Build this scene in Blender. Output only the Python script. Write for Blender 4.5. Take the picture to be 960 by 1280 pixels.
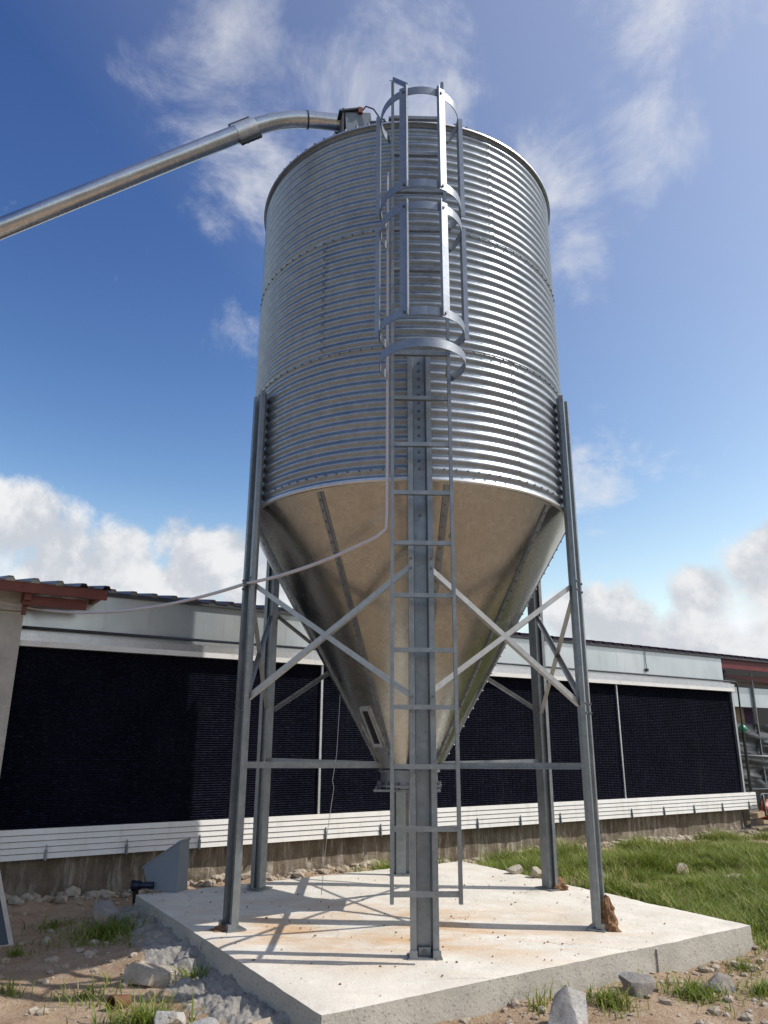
import bpy, bmesh, math, random
from math import sin, cos, tan, pi, radians, sqrt, hypot, atan2
from mathutils import Vector, Matrix, noise
random.seed(7)
for o in list(bpy.data.objects): bpy.data.objects.remove(o)
SC = bpy.context.scene
COL = SC.collection
V = Vector

# ------------------------------------------------------------------ camera
SUN_EL = radians(48.5); SUN_DIR = V((0.9985*cos(SUN_EL), -0.055*cos(SUN_EL), sin(SUN_EL)))
cam_d = bpy.data.cameras.new('camera'); cam = bpy.data.objects.new('camera', cam_d); COL.objects.link(cam)
cam_d.sensor_fit = 'VERTICAL'; cam_d.sensor_height = 36; cam_d.sensor_width = 27
cam_d.lens = 938.435/1280*36; cam_d.clip_end = 20000; cam_d.clip_start = 0.05
yaw, pitch, roll = -0.0331, 0.2983, 0.0044
fw = V((sin(yaw)*cos(pitch), cos(yaw)*cos(pitch), sin(pitch)))
rt = V((cos(yaw), -sin(yaw), 0)); up = rt.cross(fw)
r2 = cos(roll)*rt+sin(roll)*up; u2 = -sin(roll)*rt+cos(roll)*up
cam.matrix_world = Matrix(((r2.x, u2.x, -fw.x, 0), (r2.y, u2.y, -fw.y, -5.785), (r2.z, u2.z, -fw.z, 1.085), (0, 0, 0, 1)))
SC.camera = cam

# ------------------------------------------------------------------ node helpers
class NT:
    def __init__(s, nt): s.nt = nt; s.n = nt.nodes; s.l = nt.links
    def new(s, t, **k):
        nd = s.n.new(t)
        for a, b in k.items(): setattr(nd, a, b)
        return nd
    def put(s, sock, v):
        if v is None: return
        if isinstance(v, bpy.types.NodeSocket): s.l.new(v, sock)
        elif isinstance(v, (tuple, list, Vector)) and sock.type == 'RGBA' and len(v) == 3: sock.default_value = (*v, 1)
        else: sock.default_value = v
    def m(s, op, a, b=None, c=None, clamp=False):
        nd = s.new('ShaderNodeMath', operation=op, use_clamp=clamp)
        for i, v in enumerate((a, b, c)): s.put(nd.inputs[i], v)
        return nd.outputs[0]
    def vm(s, op, a, b=None, out=0):
        nd = s.new('ShaderNodeVectorMath', operation=op); s.put(nd.inputs[0], a)
        if op == 'SCALE': s.put(nd.inputs['Scale'], b)
        else: s.put(nd.inputs[1], b)
        return nd.outputs[out]
    def noise(s, vec, scale, detail=4, rough=.55, dist=0, w='Fac', dim='3D'):
        nd = s.new('ShaderNodeTexNoise', noise_dimensions=dim); s.put(nd.inputs['Vector'], vec)
        nd.inputs['Scale'].default_value = scale; nd.inputs['Detail'].default_value = detail
        nd.inputs['Roughness'].default_value = rough; nd.inputs['Distortion'].default_value = dist
        return nd.outputs[w]
    def map(s, v, a, b, c=0, d=1, smooth=False):
        nd = s.new('ShaderNodeMapRange'); nd.interpolation_type = 'SMOOTHSTEP' if smooth else 'LINEAR'
        for i, x in enumerate((v, a, b, c, d)): s.put(nd.inputs[i], x)
        return nd.outputs[0]
    def mix(s, f, a, b, bt='MIX'):
        nd = s.new('ShaderNodeMix', data_type='RGBA', blend_type=bt); s.put(nd.inputs[0], f); s.put(nd.inputs[6], a); s.put(nd.inputs[7], b)
        return nd.outputs[2]
    def scale(s, vec, v):
        nd = s.new('ShaderNodeMapping'); s.put(nd.inputs[0], vec); nd.inputs['Scale'].default_value = v; return nd.outputs[0]

# ------------------------------------------------------------------ sky: Nishita plus clouds by direction
world = bpy.data.worlds.new('World'); SC.world = world; world.use_nodes = True
w = NT(world.node_tree); w.n.clear()
sky = w.new('ShaderNodeTexSky', sky_type='NISHITA', sun_disc=False)
sky.sun_elevation = SUN_EL; sky.sun_rotation = radians(93.15); sky.air_density = 1.0; sky.dust_density = .8; sky.ozone_density = 2.2; sky.altitude = 0
dvec = w.vm('NORMALIZE', w.new('ShaderNodeTexCoord').outputs['Generated'])
sep = w.new('ShaderNodeSeparateXYZ'); w.put(sep.inputs[0], dvec); dz = sep.outputs[2]
def blobs(lst):
    acc = None
    for (x, y, z, r, a) in lst:
        dist = w.vm('DISTANCE', dvec, (x, y, z), out=1)
        f = w.m('MULTIPLY', w.map(dist, 0, r, 1, 0, True), a)
        acc = f if acc is None else w.m('MAXIMUM', acc, f)
    return acc
cum = [(-.468,.849,.244,.11,.95),(-.429,.88,.19,.15,1),(-.53,.82,.20,.16,1),(-.361,.904,.20,.13,1),(-.288,.926,.235,.10,.92),(-.225,.944,.225,.10,1),(-.30,.93,.17,.14,1),(-.2,.965,.17,.12,.9),
       (.27,.953,.12,.12,1.05),(.341,.932,.105,.12,1.05),(.43,.885,.195,.12,1.05),(.36,.915,.175,.09,1),(.22,.965,.155,.085,1),(.45,.88,.11,.12,1),(.2,.975,.09,.1,.9)]
wsp = [(-.05,.68,.73,.27,1.05),(-.17,.63,.755,.17,.9),(-.19,.735,.65,.20,1.0),(-.225,.831,.511,.085,.8),(.27,.61,.745,.18,.95),(.175,.74,.65,.15,.95),(.28,.70,.66,.15,1),(.215,.79,.58,.12,.85),(.25,.912,.322,.13,1.05),(.03,.62,.78,.10,.8)]
cb, wb = blobs(cum), blobs(wsp)
behind = w.map(sep.outputs[1], .45, .65, 1, 0)      # the same two kinds of cloud carry on round the rest of the sky
patch = w.map(w.noise(dvec, 2.6, 2), .46, .62, 0, 1, True)
cb = w.m('MAXIMUM', cb, w.m('MULTIPLY', w.m('MULTIPLY', behind, patch), w.map(dz, .20, .32, .95, 0, True)))
wb = w.m('MAXIMUM', wb, w.m('MULTIPLY', w.m('MULTIPLY', behind, patch), w.map(dz, .35, .5, 0, .8, True)))
n1 = w.noise(dvec, 8.5, 9, .60, .15)
n1s = w.noise(w.vm('ADD', dvec, (.018, -.003, .022)), 8.5, 9, .60, .15)
dens_c = w.map(w.m('ADD', w.m('MULTIPLY', cb, 1.05), w.m('MULTIPLY', w.m('SUBTRACT', n1, .5), 2.1)), .36, .74, 0, .97, True)
plane = w.vm('DIVIDE', dvec, None); pl = plane.node
cmb = w.new('ShaderNodeCombineXYZ'); dzz = w.m('ADD', w.m('MAXIMUM', dz, 0), .25)
for i in range(3): w.put(cmb.inputs[i], dzz)
w.put(pl.inputs[1], cmb.outputs[0])
n2 = w.noise(w.scale(plane, (1.0, .85, 1.0)), 5.2, 12, .63, .35)
dens_w = w.map(w.m('ADD', w.m('MULTIPLY', wb, .72), w.m('MULTIPLY', w.m('SUBTRACT', n2, .5), 2.3)), .30, 1.12, 0, .80, True)
sepc = w.new('ShaderNodeSeparateColor'); w.put(sepc.inputs[0], sky.outputs[0]); cmc = w.new('ShaderNodeCombineColor')
for i, (gm, kk) in enumerate(((2.25, 10.2), (2.0, 4.75), (1.5, 2.12))):   # clear tropical air: deep blue away from the sun, pale toward it
    w.put(cmc.inputs[i], w.m('MINIMUM', w.m('MULTIPLY', w.m('POWER', w.m('MULTIPLY', sepc.outputs[i], .115), gm), kk/.115), 10.0))
skyc = cmc.outputs[0]
shade = w.map(w.m('SUBTRACT', n1, n1s), -.10, .12, 0, 1, True)
shade = w.m('MULTIPLY', shade, w.map(dz, .02, .30, .7, 1))
ccol = w.mix(shade, (5.2, 5.45, 5.9), (7.8, 7.8, 7.85))
wcol = (7.0, 7.1, 7.4)
horizon = w.map(dz, 0, .34, .55, 0, True)
aur = w.map(w.vm('DOT_PRODUCT', dvec, tuple(SUN_DIR), out=1), .24, 1.0, 0, .40)
s1 = w.mix(horizon, w.mix(aur, skyc, (7.3, 7.5, 7.9)), (5.2, 5.9, 6.8))
s2 = w.mix(dens_w, s1, wcol)
s3 = w.mix(dens_c, s2, ccol)
bg = w.new('ShaderNodeBackground'); w.put(bg.inputs[0], s3); bg.inputs[1].default_value = .115
world.cycles.sampling_method = 'MANUAL'; world.cycles.sample_map_resolution = 512
wo = w.new('ShaderNodeOutputWorld'); w.l.new(bg.outputs[0], wo.inputs[0])

sl = bpy.data.lights.new('sun', 'SUN'); sl.energy = 4.5; sl.angle = radians(.53); sl.color = (1, .955, .89)
sun = bpy.data.objects.new('sun', sl); COL.objects.link(sun); sun.rotation_euler = SUN_DIR.to_track_quat('Z', 'Y').to_euler()
SC.view_settings.view_transform = 'Standard'; SC.view_settings.look = 'None'; SC.view_settings.gamma = 1
SC.view_settings.exposure = 0.0; SC.view_settings.use_curve_mapping = False

# ------------------------------------------------------------------ materials
def mat(name):
    m = bpy.data.materials.new(name); m.use_nodes = True
    t = NT(m.node_tree); p = t.n['Principled BSDF']; t.p = p
    t.co = t.new('ShaderNodeTexCoord').outputs['Object']
    t.pos = t.new('ShaderNodeNewGeometry').outputs['Position']
    return m, t, p
def bump(t, h, strength=.3, dist=.01):
    b = t.new('ShaderNodeBump'); b.inputs['Strength'].default_value = strength; b.inputs['Distance'].default_value = dist
    t.put(b.inputs['Height'], h); t.l.new(b.outputs[0], t.p.inputs['Normal'])
def galv(name, c1, c2, rough=.36, metal=1.0, dirt=0.0):
    m, t, p = mat(name)
    a = t.noise(t.pos, 14, 3); b = t.noise(t.pos, 2.2, 6, .65)
    k = t.m('ADD', t.m('MULTIPLY', a, .45), t.m('MULTIPLY', b, .55))
    col = t.mix(t.map(k, .3, .7), c1, c2)
    if dirt:
        st = t.noise(t.scale(t.pos, (5, 5, .7)), 3, 6, .7)
        col = t.mix(t.map(st, .52, .75, 0, dirt), col, (.30, .26, .20))
    t.put(p.inputs['Base Color'], col); p.inputs['Metallic'].default_value = metal
    t.put(p.inputs['Roughness'], t.map(b, .3, .7, rough-.06, rough+.08))
    v = t.new('ShaderNodeTexVoronoi'); t.put(v.inputs[0], t.pos); v.inputs['Scale'].default_value = 48
    sv = t.new('ShaderNodeSeparateColor'); t.put(sv.inputs[0], v.outputs['Color'])
    col = t.mix(t.map(sv.outputs[0], 0, 1, 0, .22), col, tuple(x*.55 for x in c1))
    wr = t.noise(t.scale(t.pos, (3, 3, 1.0)), 2.5, 8, .7); col = t.mix(t.map(wr, .58, .74, 0, .2), col, (.50, .50, .49))
    p.inputs['Base Color'].links and t.l.remove(p.inputs['Base Color'].links[0]); t.put(p.inputs['Base Color'], col)
    bump(t, t.m('ADD', t.m('MULTIPLY', v.outputs[0], .3), t.m('MULTIPLY', t.noise(t.pos, 4, 3), 1.4)), .07, .012)
    return m
def plain(name, c, rough=.6, var=.15, metal=0, sc=8, bmp=0, bs=40):
    m, t, p = mat(name)
    k = t.noise(t.pos, sc, 6, .6)
    t.put(p.inputs['Base Color'], t.mix(t.map(k, .25, .75), tuple(x*(1-var) for x in c), tuple(min(1, x*(1+var)) for x in c)))
    p.inputs['Roughness'].default_value = rough; p.inputs['Metallic'].default_value = metal
    if bmp: bump(t, t.noise(t.pos, bs, 5, .6), bmp, .01)
    return m
M = {}
M['shell'] = galv('galvanised_shell', (.25, .285, .33), (.385, .42, .46), .40, .80)
M['cone'] = galv('galvanised_hopper', (.38, .385, .365), (.49, .49, .465), .26, 1, .2)
M['steel'] = galv('galvanised_steel', (.175, .195, .21), (.315, .33, .34), .40, .6, .22)
M['bright'] = galv('bright_steel', (.60, .61, .62), (.72, .73, .74), .38, .85)
M['tube'] = galv('auger_steel', (.50, .51, .52), (.68, .68, .68), .24, 1, .28)
M['brace'] = galv('brace_angle', (.30, .31, .315), (.44, .445, .445), .38, .5, .2)
M['bolt'] = plain('bolt_steel', (.15, .15, .155), .5, .2, .6)
M['dark_metal'] = plain('dark_metal', (.06, .065, .075), .5, .2, .4)
M['pvc'] = plain('pale_conduit', (.52, .49, .50), .45, .06)
m, t, p = mat('white_board'); k = t.noise(t.pos, 3, 6, .6); st = t.noise(t.scale(t.pos, (7, 7, 1.5)), 2, 7, .7)
c = t.mix(t.map(k, .3, .7), (.68, .66, .625), (.77, .755, .73)); c = t.mix(t.map(st, .52, .74, 0, .45), c, (.44, .385, .30))
t.put(p.inputs['Base Color'], c); p.inputs['Roughness'].default_value = .5; M['white'] = m
M['black'] = plain('black_plastic', (.012, .012, .014), .4, .2)
M['rubber'] = plain('dark_gap', (.006, .006, .007), .8, .2)
M['blue'] = plain('blue_plastic', (.008, .013, .032), .4, .2)
M['red'] = plain('red_oxide_steel', (.14, .032, .019), .55, .3, 0, 12)
M['maroon'] = plain('maroon_board', (.12, .012, .016), .5, .25, 0, 10)
M['roof'] = plain('maroon_roof_sheet', (.075, .04, .045), .4, .25, .2, 6)
M['bootgrey'] = plain('grey_moulded_plastic', (.17, .20, .235), .5, .08, 0, 4)
M['orange'] = plain('orange_tarp', (.36, .075, .02), .5, .3)
M['wood'] = plain('weathered_timber', (.34, .24, .15), .8, .3, 0, 20, .3)
M['clay'] = plain('brown_clay', (.15, .062, .035), .7, .25, 0, 18, .1)
M['green'] = plain('green_plastic', (.02, .25, .13), .4, .1)
M['purple'] = plain('purple_cloth', (.05, .018, .06), .8, .2)
M['mud'] = plain('dried_mud', (.21, .115, .055), .95, .45, 0, 30, .6, 60)
M['glass'] = plain('dark_glass', (.012, .014, .018), .12, .2)
M['strap'] = galv('cage_strap', (.22, .25, .30), (.32, .35, .39), .40, .50)
# fascia sheet: pale painted steel
m, t, p = mat('pale_fascia_sheet'); k = t.noise(t.scale(t.pos, (1, 1, .6)), 2.0, 6, .6)
st = t.noise(t.scale(t.pos, (8, 8, .8)), 1.6, 7, .7); t.put(p.inputs['Base Color'], t.mix(t.map(st, .54, .76, 0, .5), t.mix(t.map(k, .3, .7), (.52, .57, .585), (.66, .70, .705)), (.33, .31, .27))); p.inputs['Metallic'].default_value = .6; p.inputs['Roughness'].default_value = .30
bump(t, t.noise(t.pos, 2.5, 2), .12, .05); M['fascia'] = m
# pillar plaster
m, t, p = mat('grey_render'); k = t.noise(t.pos, 5, 8, .65)
t.put(p.inputs['Base Color'], t.mix(t.map(k, .3, .7), (.32, .295, .26), (.47, .44, .40))); p.inputs['Roughness'].default_value = .9
bump(t, t.noise(t.pos, 60, 6), .25, .01); M['render'] = m
# plinth: stained rough concrete
m, t, p = mat('stained_plinth'); k = t.noise(t.pos, 4, 8, .7); st = t.noise(t.scale(t.pos, (9, 9, 1.2)), 2, 6, .7)
c = t.mix(t.map(k, .3, .7), (.10, .075, .05), (.24, .195, .145)); c = t.mix(t.map(st, .50, .64, 0, .7), c, (.42, .38, .32)); c = t.mix(t.map(st, .30, .44, .75, 0), c, (.07, .052, .035))
t.put(p.inputs['Base Color'], c); p.inputs['Roughness'].default_value = .95; bump(t, t.noise(t.pos, 25, 8, .7), .8, .02); M['plinth'] = m
# cooling pad: black corrugated cells in upright blocks
m, t, p = mat('black_cooling_pad')
sp = t.new('ShaderNodeSeparateXYZ'); t.put(sp.inputs[0], t.co)
colid = t.m('FLOOR', t.m('MULTIPLY', sp.outputs[0], 1/.062)); ph = t.m('FRACT', t.m('MULTIPLY', t.m('SINE', t.m('MULTIPLY', colid, 12.9898)), 437.58))
nn = t.noise(t.scale(t.co, (26, 26, 45)), 1, 3, .7); big = t.noise(t.co, 2.0, 4, .6)
c = t.mix(t.map(big, .3, .7), (.0045, .005, .011), (.010, .0105, .020)); c = t.mix(t.map(nn, .52, .72, 0, .5), c, (.034, .038, .066))
dst = t.noise(t.scale(t.co, (3, 3, .5)), 1.5, 5, .65); c = t.mix(t.map(dst, .60, .80, 0, .35), c, (.05, .048, .045))
t.put(p.inputs['Base Color'], c); p.inputs['Roughness'].default_value = .8; p.inputs['Specular IOR Level'].default_value = .04
M['pad'] = m
# concrete slab
m, t, p = mat('pale_concrete'); k = t.noise(t.pos, 3.0, 9, .62); k2 = t.noise(t.pos, 24, 6, .7)
c = t.mix(t.map(k, .3, .7), (.56, .525, .455), (.72, .685, .61)); c = t.mix(t.map(k2, .58, .75, 0, .5), c, (.36, .33, .29))
rs = t.noise(t.scale(t.pos, (1.0, 2.4, 1)), 1.5, 7, .68, .4)
near = t.vm('DISTANCE', t.scale(t.pos, (.75, 1.25, 1)), (-.12, -.78, 0), out=1)
rm = t.m('MULTIPLY', t.map(rs, .40, .60), t.map(near, .35, 1.3, 1, .10)); c = t.mix(t.m('MULTIPLY', rm, .85), c, (.53, .31, .13))
gs = t.noise(t.pos, 1.3, 5, .6); c = t.mix(t.map(gs, .55, .75, 0, .5), c, (.42, .39, .33))
v = t.new('ShaderNodeTexVoronoi'); t.put(v.inputs[0], t.pos); v.inputs['Scale'].default_value = 7; v.inputs['Randomness'].default_value = 1
c = t.mix(t.map(v.outputs[0], .02, .045, .75, 0), c, (.22, .15, .09))
wob = t.vm('ADD', t.pos, t.vm('SCALE', t.noise(t.pos, 3, 5, .7, w='Color'), .35))
cr = t.new('ShaderNodeTexVoronoi', feature='DISTANCE_TO_EDGE'); t.put(cr.inputs[0], wob); cr.inputs['Scale'].default_value = .85
c = t.mix(t.m('MULTIPLY', t.map(cr.outputs[0], .0, .006, .6, 0), t.map(gs, .45, .55)), c, (.20, .17, .13))
tr_ = t.noise(t.scale(t.pos, (2, 14, 1)), 1.5, 6, .7); c = t.mix(t.map(tr_, .55, .75, 0, .28), c, (.40, .36, .30))
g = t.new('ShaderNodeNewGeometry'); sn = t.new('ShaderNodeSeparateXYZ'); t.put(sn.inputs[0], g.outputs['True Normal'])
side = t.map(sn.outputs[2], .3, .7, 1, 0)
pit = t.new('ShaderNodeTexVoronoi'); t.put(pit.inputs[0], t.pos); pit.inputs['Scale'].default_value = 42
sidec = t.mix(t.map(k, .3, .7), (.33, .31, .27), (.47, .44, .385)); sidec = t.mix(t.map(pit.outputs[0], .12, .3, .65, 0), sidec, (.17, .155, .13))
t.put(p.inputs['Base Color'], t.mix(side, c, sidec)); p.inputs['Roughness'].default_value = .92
bump(t, t.m('ADD', t.m('MULTIPLY', t.noise(t.pos, 9, 6, .6), 1), t.m('MULTIPLY', t.noise(t.pos, 90, 4, .7), .35)), .5, .02); M['concrete'] = m
# cement spill
m, t, p = mat('grey_cement_crust'); k = t.noise(t.pos, 9, 8, .65)
t.put(p.inputs['Base Color'], t.mix(t.map(k, .3, .7), (.23, .21, .185), (.40, .375, .34))); p.inputs['Roughness'].default_value = .95
bump(t, t.noise(t.pos, 45, 8, .7), .9, .02); M['cement'] = m
# ground
m, t, p = mat('sandy_soil'); k = t.noise(t.pos, 1.7, 8, .65); k2 = t.noise(t.pos, 12, 8, .7); k3 = t.noise(t.pos, 70, 4, .7)
c = t.mix(t.map(k, .3, .7), (.30, .195, .115), (.46, .335, .225)); c = t.mix(t.map(k2, .5, .7, 0, .7), c, (.50, .42, .33)); c = t.mix(t.map(k2, .30, .45, .7, 0), c, (.16, .10, .06))
c = t.mix(t.map(k3, .55, .75, 0, .5), c, (.14, .10, .07))
sp = t.new('ShaderNodeSeparateXYZ'); t.put(sp.inputs[0], t.pos)
far = t.map(t.vm('LENGTH', t.pos, None, out=1), 6.5, 12); c = t.mix(far, c, t.mix(t.map(k2, .35, .65), (.10, .10, .08), (.19, .18, .155)))
t.put(p.inputs['Base Color'], c); p.inputs['Roughness'].default_value = 1
bump(t, t.m('ADD', t.noise(t.pos, 30, 8, .7), t.m('MULTIPLY', k3, .5)), .9, .03); M['soil'] = m
def rockmat(name, a, b, sp):
    m, t, p = mat(name); k = t.noise(t.co, 7, 8, .7); k2 = t.noise(t.co, 40, 5, .7)
    c = t.mix(t.map(k, .32, .68), a, b); c = t.mix(t.map(k2, .58, .74, 0, .8), c, sp)
    dd = t.noise(t.pos, 5, 7, .7); c = t.mix(t.map(dd, .48, .64, 0, .7), c, (.33, .235, .15))
    t.put(p.inputs['Base Color'], c); p.inputs['Roughness'].default_value = .9
    bump(t, t.m('ADD', t.noise(t.co, 18, 8, .7), t.m('MULTIPLY', k2, .4)), .8, .02); return m
M['rock_white'] = rockmat('pale_granite', (.30, .295, .285), (.52, .51, .49), (.13, .12, .11))
M['rock_dark'] = rockmat('dark_granite', (.13, .13, .135), (.30, .295, .285), (.45, .44, .42))
M['rock_tan'] = rockmat('sandy_rock', (.30, .26, .205), (.47, .42, .345), (.20, .16, .12))
M['gravel'] = rockmat('gravel_stone', (.28, .23, .17), (.50, .44, .36), (.17, .14, .11))
# grass: colour drawn from a per-blade attribute
def grassmat(name, a, b, d):
    m, t, p = mat(name); at = t.new('ShaderNodeAttribute', attribute_name='tone')
    c = t.mix(at.outputs['Fac'], a, b); c = t.mix(t.map(at.outputs['Fac'], .78, .93), c, d)
    t.put(p.inputs['Base Color'], c); p.inputs['Roughness'].default_value = .6
    tr = t.new('ShaderNodeBsdfTranslucent'); t.put(tr.inputs[0], t.mix(.5, c, (.16, .22, .02)))
    mx = t.new('ShaderNodeMixShader'); mx.inputs[0].default_value = .35
    t.l.new(p.outputs[0], mx.inputs[1]); t.l.new(tr.outputs[0], mx.inputs[2]); t.l.new(mx.outputs[0], t.n['Material Output'].inputs[0]); return m
M['grass'] = grassmat('grass_blades', (.105, .165, .015), (.26, .315, .05), (.42, .34, .16))
# tarp
m, t, p = mat('black_tarpaulin'); k = t.noise(t.pos, 6, 5, .6)
t.put(p.inputs['Base Color'], t.mix(t.map(k, .3, .7), (.014, .018, .02), (.05, .06, .065))); p.inputs['Roughness'].default_value = .38; M['tarp'] = m

# ------------------------------------------------------------------ mesh helpers
class MB:
    def __init__(s): s.v = []; s.f = []
    def add(s, vs, fs):
        o = len(s.v); s.v += [V(p) for p in vs]; s.f += [tuple(i+o for i in f) for f in fs]; return s
    def hexa(s, p): return s.add(p, [(0, 3, 2, 1), (4, 5, 6, 7), (0, 1, 5, 4), (1, 2, 6, 5), (2, 3, 7, 6), (3, 0, 4, 7)])
    def box(s, x0, x1, y0, y1, z0, z1):
        return s.hexa([(x0, y0, z0), (x1, y0, z0), (x1, y1, z0), (x0, y1, z0), (x0, y0, z1), (x1, y0, z1), (x1, y1, z1), (x0, y1, z1)])
    def prism(s, poly, A, B, X, Y):       # polygon in the frame X,Y swept from A to B
        A, B, X, Y = V(A), V(B), V(X), V(Y); n = len(poly)
        vs = [A+X*a+Y*b for a, b in poly]+[B+X*a+Y*b for a, b in poly]
        return s.add(vs, [tuple(range(n-1, -1, -1)), tuple(range(n, 2*n))]+[(i, (i+1) % n, n+(i+1) % n, n+i) for i in range(n)])
    def tube(s, pts, r, seg=12, cap=True, hollow=0):
        pts = [V(p) for p in pts]; n = len(pts); rr = r if isinstance(r, (list, tuple)) else [r]*n
        tg = [(pts[min(i+1, n-1)]-pts[max(i-1, 0)]).normalized() for i in range(n)]
        ref = V((0, 0, 1)) if abs(tg[0].z) < .9 else V((1, 0, 0)); X = tg[0].cross(ref).normalized(); vs = []
        for i in range(n):
            X = (X-tg[i]*X.dot(tg[i])).normalized(); Y = tg[i].cross(X)
            vs += [pts[i]+rr[i]*(cos(2*pi*k/seg)*X+sin(2*pi*k/seg)*Y) for k in range(seg)]
        fs = [(i*seg+k, i*seg+(k+1) % seg, (i+1)*seg+(k+1) % seg, (i+1)*seg+k) for i in range(n-1) for k in range(seg)]
        if cap: fs += [tuple(range(seg-1, -1, -1)), tuple(range((n-1)*seg, n*seg))]
        return s.add(vs, fs)
    def lathe(s, prof, seg=96, a0=0, a1=2*pi):
        full = abs(a1-a0-2*pi) < 1e-6; m = seg if full else seg+1; n = len(prof); vs = []
        for j in range(m):
            a = a0+(a1-a0)*j/seg
            vs += [(r*sin(a), -r*cos(a), z) for r, z in prof]
        fs = [(j*n+i, ((j+1) % m)*n+i, ((j+1) % m)*n+i+1, j*n+i+1) for j in range(seg) for i in range(n-1)]
        return s.add(vs, fs)
    def lbar(s, A, B, up, wd=.045, th=.005):
        A, B, U = V(A), V(B), V(up); T = (B-A).normalized(); U = (U-T*U.dot(T)).normalized(); X = T.cross(U)
        return s.prism([(0, 0), (wd, 0), (wd, th), (th, th), (th, wd), (0, wd)], A, B, U, X)
    def bolt(s, P, N, r=.009, h=.008):
        P, N = V(P), V(N).normalized(); X = N.orthogonal().normalized(); Y = N.cross(X)
        return s.prism([(r*cos(k*pi/3), r*sin(k*pi/3)) for k in range(6)], P, P+N*h, X, Y)
    def build(s, name, m, parent=None, smooth=False, org=None, auto=None):
        o0 = V(org) if org else (V(ORG.get(parent.name, (0, 0, 0))) if parent else V((0, 0, 0)))
        me = bpy.data.meshes.new(name); me.from_pydata([p-o0 for p in s.v], [], s.f); me.update()
        bm = bmesh.new(); bm.from_mesh(me); bmesh.ops.recalc_face_normals(bm, faces=bm.faces)
        bm.to_mesh(me); bm.free()
        if smooth: me.polygons.foreach_set('use_smooth', [True]*len(me.polygons))
        if auto: me.set_sharp_from_angle(angle=radians(auto)) if smooth else None
        o = bpy.data.objects.new(name, me); COL.objects.link(o); me.materials.append(M[m] if isinstance(m, str) else m)
        if parent: o.parent = parent; ORG[o.name] = tuple(o0)
        elif org: o.location = o0
        return o
ORG = {}
def empty(name, loc, label, cat, group=None, rz=0, org=None):
    o = bpy.data.objects.new(name, None); COL.objects.link(o); o.location = loc; o.rotation_euler = (0, 0, rz); o.empty_display_size = .1
    ORG[o.name] = tuple(org if org is not None else loc); tag(o, label, cat, group); return o
def tag(o, label=None, cat=None, group=None, kind=None):
    for k, x in (('label', label), ('category', cat), ('group', group), ('kind', kind)):
        if x: o[k] = x
    return o
def dup(o, parent, rz=0, loc=None):
    c = o.copy(); COL.objects.link(c); c.parent = parent
    c.rotation_euler = (0, 0, rz)
    if loc is not None: c.location = loc
    ORG[c.name] = ORG.get(o.name, (0, 0, 0))
    for ch in o.children:
        d = ch.copy(); COL.objects.link(d); d.parent = c
    return c
def nz(p, s=1.0, o=0): return noise.noise(V((p[0]*s+o, p[1]*s+o*1.7, p[2]*s-o)))
def fbm(x, y, s=1, o=0, k=4):
    a, t = 1, 0
    for i in range(k): t += a*noise.noise(V((x*s+o, y*s-o, o*.37))); s *= 2.1; a *= .5
    return t

# ------------------------------------------------------------------ ground and slab
SLAB = [V((-2.036, .328)), V((-.371, -2.181)), V((2.143, -.431)), V((.501, 2.154))]
def slab_sd(x, y):
    d = 1e9
    for i in range(4):
        a, b = SLAB[i], SLAB[(i+1) % 4]; e = (b-a).normalized(); nrm = V((-e.y, e.x)); d = min(d, (V((x, y))-a).dot(nrm))
    return -d                                            # positive outside
WB = 0.6026; WD = V((cos(WB), sin(WB), 0)); WN = V((-sin(WB), cos(WB), 0))
def gz(x, y):
    z = -.165+.012*max(-3, min(0, y))+.05*fbm(x, y, .8, 3.1, 4)+.012*fbm(x, y, 5, 9.3, 3)
    d = slab_sd(x, y)
    if d < .6: z += .035*(1-max(d, 0)/.6)+.03*max(0, fbm(x, y, 3.2, 5.5, 3))*(1-max(d, 0)/.6)
    if d < -.15: z = -.22
    wn = -x*sin(WB)+y*cos(WB)
    if wn > 2.0: z += .05*min(1, (wn-2.0)/.35)*(1+fbm(x, y, 4, 2))
    r = hypot(x, y)
    if r > 14: z = z*max(0, 1-(r-14)/10)-.16*min(1, (r-14)/10)
    return z
def axis(c, dense, step, far):
    a = [c]; p = c; st = step
    while p < far:
        p += st; a.append(p)
        if p-c > dense: st *= 1.35
    b = []; p = c; st = step
    while p > -far:
        p -= st; b.append(p)
        if c-p > dense: st *= 1.35
    return b[::-1]+a
xs, ys = axis(.5, 4.2, .045, 3000), axis(.6, 4.2, .045, 3000)
g = MB(); nx, ny = len(xs), len(ys)
g.v = [V((x, y, gz(x, y))) for y in ys for x in xs]
g.f = [(j*nx+i, j*nx+i+1, (j+1)*nx+i+1, (j+1)*nx+i) for j in range(ny-1) for i in range(nx-1)]
tag(g.build('ground', 'soil', smooth=True), kind='structure')

# slab: subdivided top with slightly ragged arris
sb = MB(); N = 70
def sq(u, v_):
    a = SLAB[1].lerp(SLAB[2], u); b = SLAB[0].lerp(SLAB[3], u); return a.lerp(b, v_)
for j in range(N+1):
    for i in range(N+1):
        p = sq(i/N, j/N); e = min(i, j, N-i, N-j)
        z = .004*fbm(p.x, p.y, 1.3, 1.1, 3)
        if e == 0:
            c = V((.054, -.03)); q = (p-c); k = .005*(fbm(p.x, p.y, 9, 4.4, 4)); p = c+q*(1-max(0, k)/q.length); z -= .004+max(0, .006*fbm(p.x, p.y, 9, 8.8, 3))
        sb.v.append(V((p.x, p.y, z)))
K = N+1
sb.f = [(j*K+i, j*K+i+1, (j+1)*K+i+1, (j+1)*K+i) for j in range(N) for i in range(N)]
rim = [i for i in range(N)]+[j*K+N for j in range(N)]+[N*K+N-i for i in range(N)]+[(N-j)*K for j in range(N)]
L = len(rim)
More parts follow.
